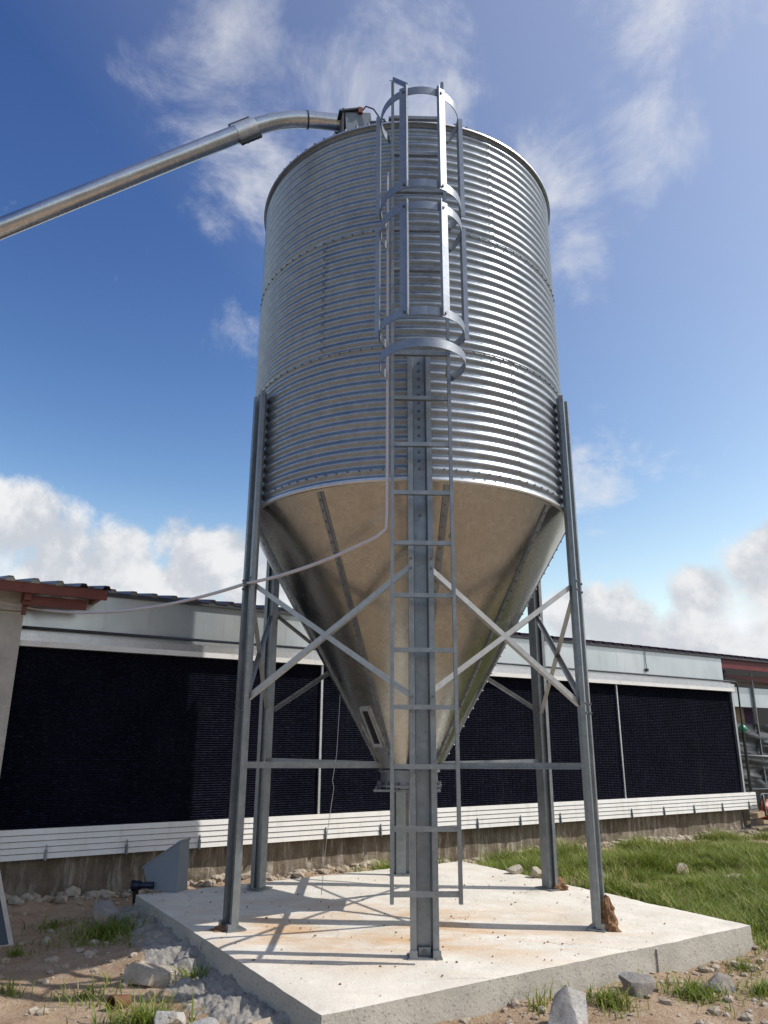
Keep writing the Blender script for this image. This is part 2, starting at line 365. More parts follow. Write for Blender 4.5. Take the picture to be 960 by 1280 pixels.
for lv in range(1, 5):
    base = len(sb.v)
    for q, i in enumerate(rim):
        p = sb.v[i]; o_ = .003*fbm(p.x+lv*.3, p.y, 4, lv, 3); dd = (V((p.x, p.y))-V((.054, -.03))).normalized()
        sb.v.append(V((p.x+dd.x*(o_+.003), p.y+dd.y*(o_+.003), -.1*lv)))
    prev = rim if lv == 1 else list(range(base-L, base))
    sb.f += [(prev[k], prev[(k+1) % L], base+(k+1) % L, base+k) for k in range(L)]
slab = sb.build('concrete_pad', 'concrete', smooth=True, auto=40); tag(slab, kind='structure')
# shuttering joints on the slab's faces
for (A, B, f) in ((SLAB[1], SLAB[2], .70), (SLAB[0], SLAB[1], .50)):
    p = A.lerp(B, f); e = (B-A).normalized(); nn = V((e.y, -e.x)); j = MB()
    j.hexa([(p.x+e.x*a+nn.x*b, p.y+e.y*a+nn.y*b, z) for z in (-.3, -.02) for a, b in ((-.005, -.02), (.005, -.02), (.005, .012), (-.005, .012))])
    j.build('joint_fin', 'concrete', slab)

# ------------------------------------------------------------------ the silo
R, ZB, ZR, ZT, H3 = 1.25, .88, 2.70, 5.53, .9433
AZ = .0593
silo = empty('feed_silo', (0, 0, 0), 'tall round galvanised steel feed silo with corrugated wall, cone hopper and six legs', 'silo')
# corrugated wall: three rings of three sheets
PER = 14
def sheet_mesh(extra):
    b = MB(); seg = 62; rows = PER*8; vs = []
    for j in range(seg+1):
        a = radians(121.2)*j/seg
        lift = .0025 if j >= seg-1 else 0.0
        for i in range(rows+1):
            z = (H3+.012)*i/rows; r = R+extra+lift+.0085*cos(2*pi*i/8)
            vs.append((r*sin(a), -r*cos(a), z))
    n = rows+1
    b.add(vs, [(j*n+i, (j+1)*n+i, (j+1)*n+i+1, j*n+i+1) for j in range(seg) for i in range(rows)])
    return b
for ring, (z0, a0, ex) in enumerate(((ZR, 36, .006), (ZR+H3, -29, .003), (ZR+2*H3, 30, 0))):
    first = None
    for k in range(3):
        if first is None:
            first = sheet_mesh(ex).build('wall_sheet', 'shell', silo, smooth=True); s_ = first
        else: s_ = dup(first, silo)
        s_.location = (0, 0, z0); s_.rotation_euler = (0, 0, radians(a0+120*k))
    b = MB()
    for k in range(3):
        a = radians(a0+120*k+.6)
        for i in range(PER): b.bolt(((R+ex+.009)*sin(a), -(R+ex+.009)*cos(a), z0+H3*(i+.98)/PER), (sin(a), -cos(a), 0), .0062, .005)
    for i in range(100):
        a = 2*pi*i/100; rr = R+ex+.0085; b.bolt((rr*sin(a), -rr*cos(a), z0+(H3/PER)*(1.0 if ring == 0 else .05)), (sin(a), -cos(a), 0), .0068, .006)
    tag(b.build('wall_bolts', 'bolt', silo), kind='stuff')
# lower and upper rim
MB().lathe([(R-.03, ZR-.012), (R+.012, ZR-.014), (R+.018, ZR-.004), (R+.016, ZR+.012), (R-.03, ZR+.012)], 128).build('lower_rim', 'bright', silo, smooth=True, auto=30)
MB().lathe([(R-.05, ZT+.03), (R+.028, ZT+.002), (R+.03, ZT-.012), (R+.026, ZT-.012), (R+.024, ZT-.004), (R-.05, ZT+.02)], 128).build('roof_edge', 'bright', silo, smooth=True, auto=30)
b = MB()
for i in range(84):
    a = 2*pi*i/84; b.bolt(((R+.008)*sin(a), -(R+.008)*cos(a), ZT+.012), (.35*sin(a), -.35*cos(a), 1), .010, .016)
tag(b.build('roof_bolts', 'bolt', silo), kind='stuff')
rs = 30; RT = ZT+.02+(R-.22)*tan(radians(27)); first = None
for k in range(12):
    if first is None:
        b = MB().lathe([(R-.02, ZT+.018), (.22, RT)], 8, 0, radians(29.2)); b.lathe([(R-.02, ZT+.018), (R-.02, ZT+.045), (.22, RT+.02), (.22, RT)], 1, radians(29.2), radians(30))
        first = b.build('roof_panel', 'steel', silo)
    else: dup(first, silo, radians(30*k))
MB().lathe([(.24, RT-.01), (.24, RT+.06), (.2, RT+.10), (0.001, RT+.12)], 32).build('roof_cap', 'steel', silo, smooth=True, auto=30)
# hatch at the head of the ladder
def rad(t, r, z, a=AZ):    # tangential, radial, height -> world
    return V((r*sin(a)+t*cos(a), -r*cos(a)+t*sin(a), z))
def rbox(mb, t0, t1, r0, r1, z0, z1, a=AZ):
    return mb.hexa([rad(t0, r0, z0, a), rad(t1, r0, z0, a), rad(t1, r1, z0, a), rad(t0, r1, z0, a), rad(t0, r0, z1, a), rad(t1, r0, z1, a), rad(t1, r1, z1, a), rad(t0, r1, z1, a)])
hb = rbox(MB(), -.19, .17, .86, 1.19, 5.54, 5.625).build('hatch', 'dark_metal', silo)
rbox(MB(), -.20, .18, .85, 1.20, 5.628, 5.645).build('hatch_lid', 'steel', hb)
b = MB(); b.tube([rad(-.05, 1.20, 5.60), rad(-.05, 1.235, 5.61), rad(.03, 1.235, 5.61), rad(.03, 1.20, 5.60)], .008, 6); b.build('hatch_handle', 'bright', hb, smooth=True)

# hopper: nine panels meeting in bolted lap seams
R0 = .20
first = fl = sbm = None
nvec_r = (ZR-ZB); nn_len = hypot(R-R0, nvec_r); nr, nzz = nvec_r/nn_len, -(R-R0)/nn_len
for k in range(9):
    a = radians(12+40*k)
    if first is None:
        b = MB().lathe([(R0+(R-R0)*i/24, ZB+(ZR-ZB)*i/24) for i in range(25)], 20, 0, radians(40.0))
        first = b.build('hopper_panel', 'cone', silo, smooth=True); first.rotation_euler = (0, 0, a)
        b = MB(); wd = .024; vs = []
        for i in range(13):
            f = i/12; r_ = R0+(R-R0)*(.02+.965*f); z_ = ZB+(ZR-ZB)*(.02+.965*f); ww = wd*(.55+.45*f)
            for (x, o_) in ((-ww, -.002), (-ww, .011), (ww*.25, .013), (ww*.3, .005), (ww, .005), (ww, -.002)):
                vs.append((x, -(r_+nr*o_), z_+nzz*o_))
        b.add(vs, [(i*6+q, i*6+(q+1) % 6, (i+1)*6+(q+1) % 6, (i+1)*6+q) for i in range(12) for q in range(6)]+[(0, 1, 2, 3, 4, 5), tuple(range(77, 71, -1))])
        fl = b.build('seam_strip', 'steel', silo); fl.rotation_euler = (0, 0, a)
        b = MB()
        for i in range(27):
            f = .04+.92*i/26; r_ = R0+(R-R0)*f; z_ = ZB+(ZR-ZB)*f
            b.bolt((-.008, -(r_+nr*.012), z_+nzz*.012), (0, -nr, nzz), .0075, .007)
        sbm = tag(b.build('seam_bolts', 'bolt', fl), kind='stuff')
    else:
        dup(first, silo, a); dup(fl, silo, a)
# sight slot on the left of the hopper
a = radians(-43); S0, S1 = .10, .245
def cp(f, t, o_): 
    r_ = R0+(R-R0)*f+nr*o_; z_ = ZB+(ZR-ZB)*f+nzz*o_; return V((r_*sin(a)+t*cos(a), -r_*cos(a)+t*sin(a), z_))
b = MB()
for (f0, f1, t0, t1) in ((S0, S1, -.046, -.030), (S0, S1, .030, .046), (S0, S0+.012, -.030, .030), (S1-.012, S1, -.030, .030)):
    b.hexa([cp(f0, t0, -.01), cp(f0, t1, -.01), cp(f1, t1, -.01), cp(f1, t0, -.01), cp(f0, t0, .014), cp(f0, t1, .014), cp(f1, t1, .014), cp(f1, t0, .014)])
sg = b.build('sight_frame', 'bright', silo)
MB().hexa([cp(S0+.012, -.030, -.01), cp(S0+.012, .030, -.01), cp(S1-.012, .030, -.01), cp(S1-.012, -.030, -.01), cp(S0+.012, -.030, .004), cp(S0+.012, .030, .004), cp(S1-.012, .030, .004), cp(S1-.012, -.030, .004)]).build('sight_glass', 'rubber', sg)
# outlet collar
MB().lathe([(.195, .90), (.225, .90), (.225, .885), (.207, .885), (.207, .80), (.235, .80), (.235, .785), (.205, .785), (.205, .775), (.19, .775), (.19, .90)], 48).build('outlet_collar', 'steel', silo, smooth=True, auto=30)
MB().box(-.25, .22, -.20, .20, .758, .772).build('slide_gate', 'steel', silo)
b = MB()
for k in range(16):
    t_ = 2*pi*k/16; b.bolt((.222*cos(t_), .222*sin(t_), .80), (0, 0, 1), .010, .02); b.bolt((.222*cos(t_), .222*sin(t_), .785), (0, 0, -1), .010, .018)
tag(b.build('collar_bolts', 'bolt', silo), kind='stuff')

# legs: hat section with foot plates
def thick(poly, t):
    out = []; n = len(poly)
    for s in (1, -1):
        side = []
        for i in range(n):
            a_ = V(poly[max(i-1, 0)]); b_ = V(poly[min(i+1, n-1)]); d = (b_-a_).normalized(); nr_ = V((-d.y, d.x)); side.append(V(poly[i])+nr_*t*.5*s)
        out += side if s == 1 else side[::-1]
    return [(p.x, p.y) for p in out]
hat = thick([(-.074, .028), (-.074, .056), (-.047, .056), (-.038, 0), (.038, 0), (.047, .056), (.074, .056), (.074, .028)], .006)
RL = 1.272; ZL = 3.565; leg0 = None
for k in range(6):
    if leg0 is None:
        leg0 = MB().prism([(x, -y) for x, y in hat], (0, -RL, .012), (0, -RL, ZL), (1, 0, 0), (0, 1, 0)).build('leg', 'steel', silo); leg0.rotation_euler = (0, 0, AZ)
        b = MB().box(-.09, .09, -RL-.085, -RL+.035, .002, .010)
        for sx in (-1, 1): b.box(sx*.062-.021, sx*.062+.021, -RL-.080, -RL-.060, .0105, .042)
        b.box(-.032, .032, -RL-.03, -RL-.012, .0105, .05)
        b.build('foot_plate', 'steel', leg0)
        b = MB()
        for i in range(14): b.bolt((0, -RL-.003, 2.76+i*.058), (0, -1, 0), .009, .009)
        b.bolt((0, -RL-.02, .03), (0, -1, 0), .012, .02); b.bolt((0, -RL-.003, 2.45), (0, -1, 0), .009, .009)
        for zz_ in (1.34, 2.10, 1.28, 2.16):
            for sx in (-1, 1): b.bolt((sx*.061, -RL-.059, zz_), (0, -1, 0), .008, .008)
        tag(b.build('leg_bolts', 'bolt', leg0), kind='stuff')
    else: dup(leg0, silo, AZ+k*pi/3)
# cross braces and radial struts
br = None
for k in range(6):
    if br is None:
        prs = []
        ca = lambda sgn, kk, z, rr: V(((rr)*sin(kk*pi/3)+sgn*.05*cos(kk*pi/3), -(rr)*cos(kk*pi/3)+sgn*.05*sin(kk*pi/3), z))
        outw = V((sin(pi/6), -cos(pi/6), 0))
        b1 = MB().lbar(ca(1, 0, 2.10, RL+.018), ca(-1, 1, 1.325, RL+.018), outw, -.029, .004).build('cross_brace', 'brace', silo)
        b2 = MB().lbar(ca(1, 0, 1.355, RL+.02), ca(-1, 1, 2.115, RL+.02), outw, -.029, .004).build('cross_brace', 'brace', silo)
        b3 = MB().lbar((0, -.215, .912), (0, -RL+.01, .925), (0, 0, 1), .04, .005).build('radial_strut', 'steel', silo)
        br = (b1, b2, b3)
        for q in br: q.rotation_euler = (0, 0, AZ)
    else:
        for q in br: dup(q, silo, AZ+k*pi/3)
# ladder
LR = 1.455; LW = .180
for sx in (-1, 1):
    b = MB(); rbox(b, sx*LW-.010, sx*LW+.010, LR-.016, LR+.016, .285, 5.70); b.build('ladder_rail', 'steel', silo)
z = .331; first = None; i = 0
while z < 5.65:
    if first is None:
        b = MB(); rbox(b, -LW+.010, LW-.010, LR-.013, LR+.013, z-.0125, z+.0125); first = b.build('ladder_rung', 'steel', silo)
    else:
        c = dup(first, silo); c.location = (0, 0, .3152*i)
    i += 1; z = .331+.3152*i
for zz_ in (1.2, 2.3, 3.4, 4.3, 5.2):
    for sx in (-1, 1):
        b = MB(); rbox(b, sx*LW-.008, sx*LW+.008, 1.262 if zz_ > 3.6 else RL+.058, LR-.019, zz_-.012, zz_+.004); b.build('ladder_bracket', 'steel', silo)
# safety cage
HC, HR = LR+.155, .262
def hoop(z, hgt=.058):
    b = MB(); vs = []; n = 40; a_ = math.asin((LW+.014)/HR)
    for i in range(n+1):
        th = a_+(2*pi-2*a_)*i/n
        for (rr, h) in ((HR, 0), (HR+.005, 0), (HR+.005, hgt), (HR, hgt)):
            vs.append(rad(rr*sin(th), HC-rr*cos(th), z+h))
    b.add(vs, [(i*4+q, (i+1)*4+q, (i+1)*4+(q+1) % 4, i*4+(q+1) % 4) for i in range(n) for q in range(4)]+[(0, 1, 2, 3), (n*4+3, n*4+2, n*4+1, n*4)])
    return b
HZ = (5.165, 4.43, 4.262, 3.513, 3.30)
for z in HZ: hoop(z).build('cage_hoop', 'strap', silo, smooth=True, auto=30)
for (zt, zb) in ((HZ[0]+.07, HZ[1]-.005), (HZ[2]+.07, HZ[3]-.005)):
    for deg in (-97, -27, 27, 97):
        th = radians(180+deg); rr = HR+.006
        P = V((rr*sin(th), HC-rr*cos(th))); T = V((cos(th), sin(th))); Nn = V((sin(th), -cos(th)))
        A = rad(P.x, P.y, zb); B = rad(P.x, P.y, zt); X = rad(T.x, T.y, 0); Y = rad(Nn.x, Nn.y, 0)
        sg_ = 1 if deg > 0 else -1
        poly = [(-.030, 0), (.030, 0), (.030, .005), (-.025, .005), (-.025, .028), (-.030, .028)]
        if sg_ < 0: poly = [(-x, y) for x, y in poly][::-1]
        cb_ = MB().prism(poly, A, B, X, Y).build('cage_bar', 'strap', silo)
        b = MB()
        for zz_ in (zb+.03, zt-.04):
            b.bolt(A+V((0, 0, zz_-zb))+Y*.006, Y, .009, .008)
        tag(b.build('bar_bolts', 'bolt', cb_), kind='stuff')
# slanted stay from the left rail top
MB().lbar(rad(-LW, LR+.02, 5.69), rad(-.10, HC+HR-.02, 5.235), (0, 0, 1), .028, .004).build('cage_stay', 'strap', silo)

# ------------------------------------------------------------------ auger tube
TP = [V(p) for p in ((-5.0, -1.95, 2.83), (-3.312, -1.625, 4.049), (-2.786, -1.52, 4.445), (-1.238, -1.18, 5.56))]
aug = empty('auger_pipe', TP[0], 'long steel auger pipe rising to a bend and inlet box on the silo roof', 'auger pipe')
MB().tube(TP, .067, 28).build('straight_tube', 'tube', aug, smooth=True, auto=40)
d0 = (TP[3]-TP[2]).normalized(); E1 = V((-.50, -1.0, 5.79)); el = []
P0 = TP[3]+d0*.02; P3 = E1; P1 = P0+d0*.32; P2 = P3+V((-.30, -.06, .0))
for i in range(15):
    u = i/14; el.append(P0*(1-u)**3+P1*3*u*(1-u)**2+P2*3*u*u*(1-u)+P3*u**3)
MB().tube(el, .065, 28).build('elbow', 'tube', aug, smooth=True, auto=40)
MB().tube([el[9], el[9]+(el[10]-el[9])*.25], .069, 28).build('elbow_band', 'dark_metal', aug, smooth=True, auto=40)
cl = MB().tube([TP[3]-d0*.075, TP[3]+d0*.095], .074, 28).build('coupling', 'bright', aug, smooth=True, auto=40)
X = d0.cross(V((0, 0, 1))).normalized(); Y = X.cross(d0)
for sgn in (-1, 1):
    c0 = TP[3]+Y*sgn*.081
    MB().prism([(-.012, -.018), (.012, -.018), (.012, .018), (-.012, .018)], c0-d0*.08, c0+d0*.10, X, Y).build('clamp_flange', 'dark_metal', cl)
    for q in range(4):
        MB().bolt(c0+d0*(-.06+.045*q)-X*.012, -X, .011, .014).build('clamp_bolt', 'bolt', cl)
# inlet box with hood
bc = V((-.405, -.98, 5.60)); ax = V((cos(.25), sin(.25), 0)); ay = V((-sin(.25), cos(.25), 0))
def bp(a_, b_, z): return bc+ax*a_+ay*b_+V((0, 0, z))
ib = MB().hexa([bp(-.085, -.13, -.06), bp(.13, -.13, -.03), bp(.13, .12, .0), bp(-.085, .12, .0), bp(-.10, -.13, .17), bp(.10, -.13, .21), bp(.10, .12, .21), bp(-.10, .12, .17)])
ib = ib.build('inlet_box', 'bootgrey', aug)
MB().hexa([bp(-.15, -.15, .155), bp(.02, -.15, .215), bp(.02, .14, .215), bp(-.15, .14, .155), bp(-.15, -.15, .17), bp(.02, -.15, .23), bp(.02, .14, .23), bp(-.15, .14, .17)]).build('box_lid', 'dark_metal', ib)
MB().hexa([bp(-.125, -.14, -.07), bp(-.108, -.14, -.07), bp(-.108, .13, -.07), bp(-.125, .13, -.07), bp(-.125, -.14, .20), bp(-.108, -.14, .20), bp(-.108, .13, .20), bp(-.125, .13, .20)]).build('box_flange', 'dark_metal', ib)
MB().hexa([bp(.0, -.155, .175), bp(.035, -.155, .175), bp(.035, -.13, .175), bp(.0, -.13, .175), bp(.0, -.155, .225), bp(.035, -.155, .225), bp(.035, -.13, .225), bp(.0, -.13, .225)]).build('latch', 'red', ib)
MB().tube([bp(.03, -.14, .20), bp(.06, -.15, .245), bp(.12, -.16, .22), bp(.17, -.17, .13), bp(.185, -.17, .03)], .006, 6).build('pull_cord', 'black', ib, smooth=True)
# winch on the rim beside the box
wn_ = empty('cable_winch', (-.22, -1.16, 5.56), 'small dark cable winch on the roof rim between inlet box and ladder', 'winch')
wo_ = V((-.22, -1.16, 5.56))
MB().box(-.30, -.14, -1.20, -1.12, 5.545, 5.56).build('base_plate', 'dark_metal', wn_)
for dx in (-.055, .0): MB().hexa([wo_+V(p) for p in ((dx-.006, -.03, 0), (dx+.006, -.03, 0), (dx+.006, .03, 0), (dx-.006, .03, 0), (dx-.006, -.012, .10), (dx+.006, -.012, .10), (dx+.006, .012, .10), (dx-.006, .012, .10))]).build('cheek_plate', 'steel', wn_)
MB().tube([wo_+V((-.05, 0, .05)), wo_+V((-.006, 0, .05))], [.032, .032], 16).build('drum', 'dark_metal', wn_, smooth=True, auto=40)
MB().tube([wo_+V((.0, 0, .06)), wo_+V((.03, -.01, .10)), wo_+V((.06, -.02, .08)), wo_+V((.075, -.02, .02))], .009, 8).build('crank', 'bolt', wn_, smooth=True)
MB().tube([wo_+V((.02, -.01, .01)), wo_+V((.035, -.03, .05)), wo_+V((.065, -.03, .055)), wo_+V((.085, -.02, .01))], .007, 6).build('cable_loop', 'black', wn_, smooth=True)

# ------------------------------------------------------------------ conduit
L5 = rad(0, RL+.06, 0, AZ-pi/3)
pa = [rad(-.208, 1.45, 4.9), rad(-.210, 1.45, 4.4), rad(-.209, 1.45, 3.3), rad(-.210, 1.45, 2.42), rad(-.215, 1.45, 2.31), rad(-.27, 1.435, 2.265)]
wallpt = WD*(-2.35)+WN*2.19+V((0, 0, 2.165))
legpt = L5+V((0.0, -.02, 2.125))
pb = []
a_, b_ = pa[-1], legpt
for i in range(1, 13): u = i/12; q = a_.lerp(b_, u); q.z -= .035*4*u*(1-u); pb.append(q)
for i in range(1, 25): u = i/24; q = legpt.lerp(wallpt, u); q.z -= .10*4*u*(1-u); pb.append(q)
end = WD*(-3.4)+WN*2.19+V((0, 0, 2.27)); pb += [wallpt+(end-wallpt)*.05, end]
cdt = empty('conduit', pa[0], 'thin pale plastic conduit sagging from the silo ladder to the shed corner', 'conduit')
MB().tube(pa+pb, .0115, 10).build('pipe_run', 'pvc', cdt, smooth=True)
MB().tube([legpt+V((-.012, -.0, .02)), legpt+V((.014, -.012, -.02))], .016, 10).build('clip', 'bolt', cdt)
# loose cord hanging beside the hopper
tag(MB().tube([(-.50, -.10, 1.62), (-.515, -.05, 1.3), (-.53, -.02, 1.0), (-.56, .02, .82), (-.55, .03, .77), (-.60, .12, .45), (-.64, .2, .03)], .0024, 6).build('loose_cord', 'pvc', smooth=True, org=(-.64, .2, .03)), 'thin frayed cord hanging beside the hopper down to the pad', 'cord')

# ------------------------------------------------------------------ the shed (local frame: s along the wall, n into it)
SO = (2.5, 2.28, -.2)
shed = empty('farm_shed', WD*SO[0]+WN*SO[1]+V((0, 0, SO[2])), 'long low farm shed with black cooling pads above white boards', 'shed', rz=WB, org=SO)
def sbx(name, m, s0, s1, n0, n1, z0, z1, par=None): return MB().box(s0, s1, n0, n1, z0, z1).build(name, m, par or shed)
sbx('core_wall', 'rubber', -3.45, 7.62, 2.42, 2.70, -.4, 2.33)
# plinth with a rough face
b = MB(); nxs, nzs = 340, 26
for j in range(nzs+1):
    for i in range(nxs+1):
        s = -3.4+11.1*i/nxs; z = -.5+.695*j/nzs
        nn = 2.345+.016*fbm(s, z, 3, 2.2, 4)+(.03*max(0, fbm(s, z*1.3, 5, 7.7, 4))*(-1) if z < -.0 else 0)-.03*max(0, -.02-z)
        b.v.append(V((s, nn, z)))
b.f = [(j*(nxs+1)+i, j*(nxs+1)+i+1, (j+1)*(nxs+1)+i+1, (j+1)*(nxs+1)+i) for j in range(nzs) for i in range(nxs)]
b.box(-3.39, 7.69, 2.41, 2.44, -.5, .19); b.box(7.55, 7.70, 2.33, 2.6, -.5, .188)
b.build('plinth', 'plinth', shed, smooth=True, auto=60)
# skirting boards
sbx('skirting_backing', 'dark_metal', -3.4, 7.78, 2.285, 2.34, .19, .405)
js = [-3.4, -.22, 2.46, 4.97, 5.42, 7.79]; pz = [.180, .226, .272, .318, .364, .411]
for q in range(5):
    for i in range(len(js)-1):
        b = MB(); z0, z1 = pz[q]+.0035, pz[q+1]-.002; s0, s1 = js[i]+.0015, js[i+1]-.0015; n0 = 2.247
        b.hexa([(s0, n0, z0), (s1, n0, z0), (s1, 2.283, z0), (s0, 2.283, z0), (s0, n0+.007, z1), (s1, n0+.007, z1), (s1, 2.283, z1), (s0, 2.283, z1)])
        b.build('skirting_board', 'white', shed)
for k in range(16):
    s = -2.01+.6395*k; b = MB()
    b.hexa([(s-.004, 2.225, .172), (s+.004, 2.225, .172), (s+.004, 2.25, .172), (s-.004, 2.25, .172), (s-.004, 2.240, .29), (s+.004, 2.240, .29), (s+.004, 2.25, .29), (s-.004, 2.25, .29)])
    b.box(s-.012, s+.012, 2.240, 2.2465, .176, .25)
    b.build('skirting_clip', 'steel', shed)
# cooling pads
for (s0, s1) in ((-2.427, .470), (.498, 4.968), (4.994, 7.535)):
    b = MB(); nc = int((s1-s0)/.03); nrw = 138
    for r_ in range(nrw+1):
        for c_ in range(nc+1):
            ss = s0+(s1-s0)*c_/nc; zg = (.0026 if c_ % 2 else -.0026)+.002*nz((ss, r_*.01, 0), 14, 5)
            b.v.append(V((ss, 2.302+(.012 if r_ % 2 else 0)+.003*nz((ss, 0, r_*.0104), 3, 2), .416+1.433*r_/nrw+zg*(0 < r_ < nrw))))
    b.f = [(r_*(nc+1)+c_, r_*(nc+1)+c_+1, (r_+1)*(nc+1)+c_+1, (r_+1)*(nc+1)+c_) for r_ in range(nrw) for c_ in range(nc)]
    b.box(s0, s1, 2.325, 2.41, .412, 1.855)
    b.build('cooling_pad', 'pad', shed)
for s in (.484, 4.981): sbx('pad_divider', 'bright', s-.0115, s+.0115, 2.284, 2.41, .412, 1.852)
sbx('pad_end_frame', 'bright', 7.537, 7.575, 2.27, 2.42, .412, 1.852)
# header channel with lip, and a water pipe over it
b = MB().prism([(0, 1.853), (.075, 1.853), (.075, 1.99), (.063, 1.99), (.063, 1.873), (.012, 1.873), (.012, 1.965), (0, 1.965)], (-2.427, 2.235, 0), (7.58, 2.235, 0), (0, 1, 0), (0, 0, 1)); b.build('header_channel', 'bright', shed)
sbx('header_face', 'white', -2.427, 7.56, 2.228, 2.2335, 1.853, 1.90)
b = MB().tube([(-2.42, 2.262, 2.012), (2, 2.262, 2.018), (7.40, 2.262, 2.008), (7.62, 2.235, 2.0), (7.66, 2.235, 1.96), (7.66, 2.25, .42)], .013, 10); b.build('water_pipe', 'dark_metal', shed, smooth=True)
# fascia sheets
fs = [-2.427, .05, 2.55, 5.05, 7.42]
for i in range(4): sbx('fascia_sheet', 'fascia', fs[i]+.001, fs[i+1]-.001, 2.30, 2.31, 1.985, 2.355)
b = MB().box(5.62, 5.66, 2.27, 2.299, 2.06, 2.10); b.tube([(5.64, 2.29, 2.34), (5.635, 2.288, 2.2), (5.64, 2.285, 2.10)], .005, 6); b.build('float_switch', 'black', shed)
# roof sheets with trapezoid ribs
def roof_sheet(s0, npitch, n0, z0, n1, slope, skip=0):
    b = MB(); prof = []; p_ = .19
    for q in range(npitch):
        x = s0+q*p_
        prof += [(x, 0), (x+.115, 0), (x+.135, .032), (x+.17, .032)]
    prof.append((s0+npitch*p_, 0)); n = len(prof); vs = []
    for (nn, zz_) in ((n0, z0), (n1, z0+(n1-n0)*slope)):
        vs += [(x, nn, zz_+h) for x, h in prof]; vs += [(x, nn+.0, zz_+h-.006) for x, h in prof]
    fsx = []
    for i in range(n-1):
        fsx += [(i, i+1, 2*n+i+1, 2*n+i), (n+i, 3*n+i, 3*n+i+1, n+i+1), (i, n+i, n+i+1, i+1)]
    b.add(vs, fsx); return b
for i in range(12): roof_sheet(-2.05+.952*i, 5, 2.262, 2.385, 6.5, .16).build('roof_sheet', 'roof', shed)
sbx('eave_purlin', 'dark_metal', -2.2, 9.4, 2.268, 2.297, 2.35, 2.381)
# pillar and its cap at the left end
sbx('pillar', 'render', -3.45, -2.43, 2.205, 2.415, -.5, 2.13)
sbx('pillar_cap', 'render', -3.45, -2.415, 2.18, 2.44, 2.134, 2.30)
# projecting eave over the pillar
for i in range(2): roof_sheet(-3.70+.95*i, 5, 1.93, 2.345, 6.4, .165).build('eave_sheet', 'roof', shed)
sbx('eave_board', 'red', -3.7, -1.825, 1.945, 1.975, 2.255, 2.338)
sbx('eave_board', 'red', -2.47, -1.97, 2.02, 2.05, 2.165, 2.248)
sbx('eave_rafter', 'red', -2.47, -2.42, 1.98, 2.6, 2.20, 2.335)
sbx('eave_rafter', 'red', -1.90, -1.86, 1.98, 2.6, 2.26, 2.335)
sbx('downturned_bracket', 'red', -2.465, -2.43, 2.06, 2.10, 2.09, 2.20)

# ------------------------------------------------------------------ open bay at the right end
QO = (8.6, 2.6, -.2)
bay = empty('open_lean_to', WD*QO[0]+WN*QO[1]+V((0, 0, QO[2])), 'open sided lean-to with maroon boards and black tarpaulin beyond the pads', 'lean-to', rz=WB, org=QO)
def qbx(name, m, s0, s1, n0, n1, z0, z1, par=None): return MB().box(s0, s1, n0, n1, z0, z1).build(name, m, par or bay)
qbx('back_wall', 'rubber', 7.65, 12, 4.2, 4.4, -.3, 2.68)
qbx('top_board', 'maroon', 7.43, 12, 2.31, 2.34, 2.21, 2.375)
MB().hexa([(7.6, 2.46, 2.10), (12, 2.46, 1.93), (12, 2.49, 1.93), (7.6, 2.49, 2.10), (7.6, 2.46, 2.13), (12, 2.46, 2.19), (12, 2.49, 2.19), (7.6, 2.49, 2.13)]).build('inner_board', 'maroon', bay)
qbx('batten', 'wood', 7.7, 12, 2.60, 2.64, 2.03, 2.065)
qbx('pale_panel', 'fascia', 7.72, 12, 2.50, 2.515, 1.655, 1.955)
qbx('post', 'steel', 8.43, 8.45, 2.46, 2.498, .3, 2.2)
qbx('post', 'dark_metal', 7.70, 7.75, 2.46, 2.50, -.3, 2.2)
qbx('inner_cloth', 'wood', 8.33, 8.55, 2.75, 2.78, 1.36, 1.66); qbx('inner_cloth', 'purple', 8.60, 8.85, 2.78, 2.80, 1.34, 1.66)
for (z0, z1, nb, se, rl) in ((.93, 1.40, 2.50, 3, .05), (.38, .93, 2.47, 8, .06)):
    b = MB(); nu, nv = 90, 34
    for j in range(nv+1):
        for i in range(nu+1):
            s = 7.76+4.2*i/nu; u = j/nv; z = z0+(z1-z0)*u-.10*(i/nu)*(1-u)
            d = rl*fbm(s*.8+u*1.6, z*5, 1.4, se, 4)+.03*sin(18*(z+.35*s)+2*fbm(s, z, 1, 4))
            b.v.append(V((s, nb+d*(.3+.7*sin(pi*u)), z)))
    b.f = [(j*(nu+1)+i, j*(nu+1)+i+1, (j+1)*(nu+1)+i+1, (j+1)*(nu+1)+i) for j in range(nv) for i in range(nu)]
    b.build('tarpaulin', 'tarp', bay, smooth=True)
MB().tube([(7.72, 2.40, .93), (9.5, 2.40, .86), (12, 2.40, .84)], .02, 8).build('tarp_rail', 'steel', bay, smooth=True)
MB().tube([(7.74, 2.38, .44), (12, 2.38, .38)], .012, 8).build('tarp_rail', 'steel', bay, smooth=True)
def wp(s, n, z): return WD*s+WN*n+V((0, 0, z))
# downpipe with green cap
dp = empty('downpipe', wp(7.80, 2.33, .42), 'black downpipe with green domed cap at the end of the pads', 'downpipe')
MB().tube([wp(7.80, 2.33, .42), wp(7.80, 2.33, 1.30)], .022, 12).build('pipe', 'black', dp, smooth=True, auto=40)
b = MB(); b.tube([wp(7.80, 2.33, 1.28), wp(7.80, 2.33, 1.33), wp(7.80, 2.33, 1.365), wp(7.80, 2.33, 1.378)], [.062, .06, .036, .004], 16); b.build('cap', 'green', dp, smooth=True)
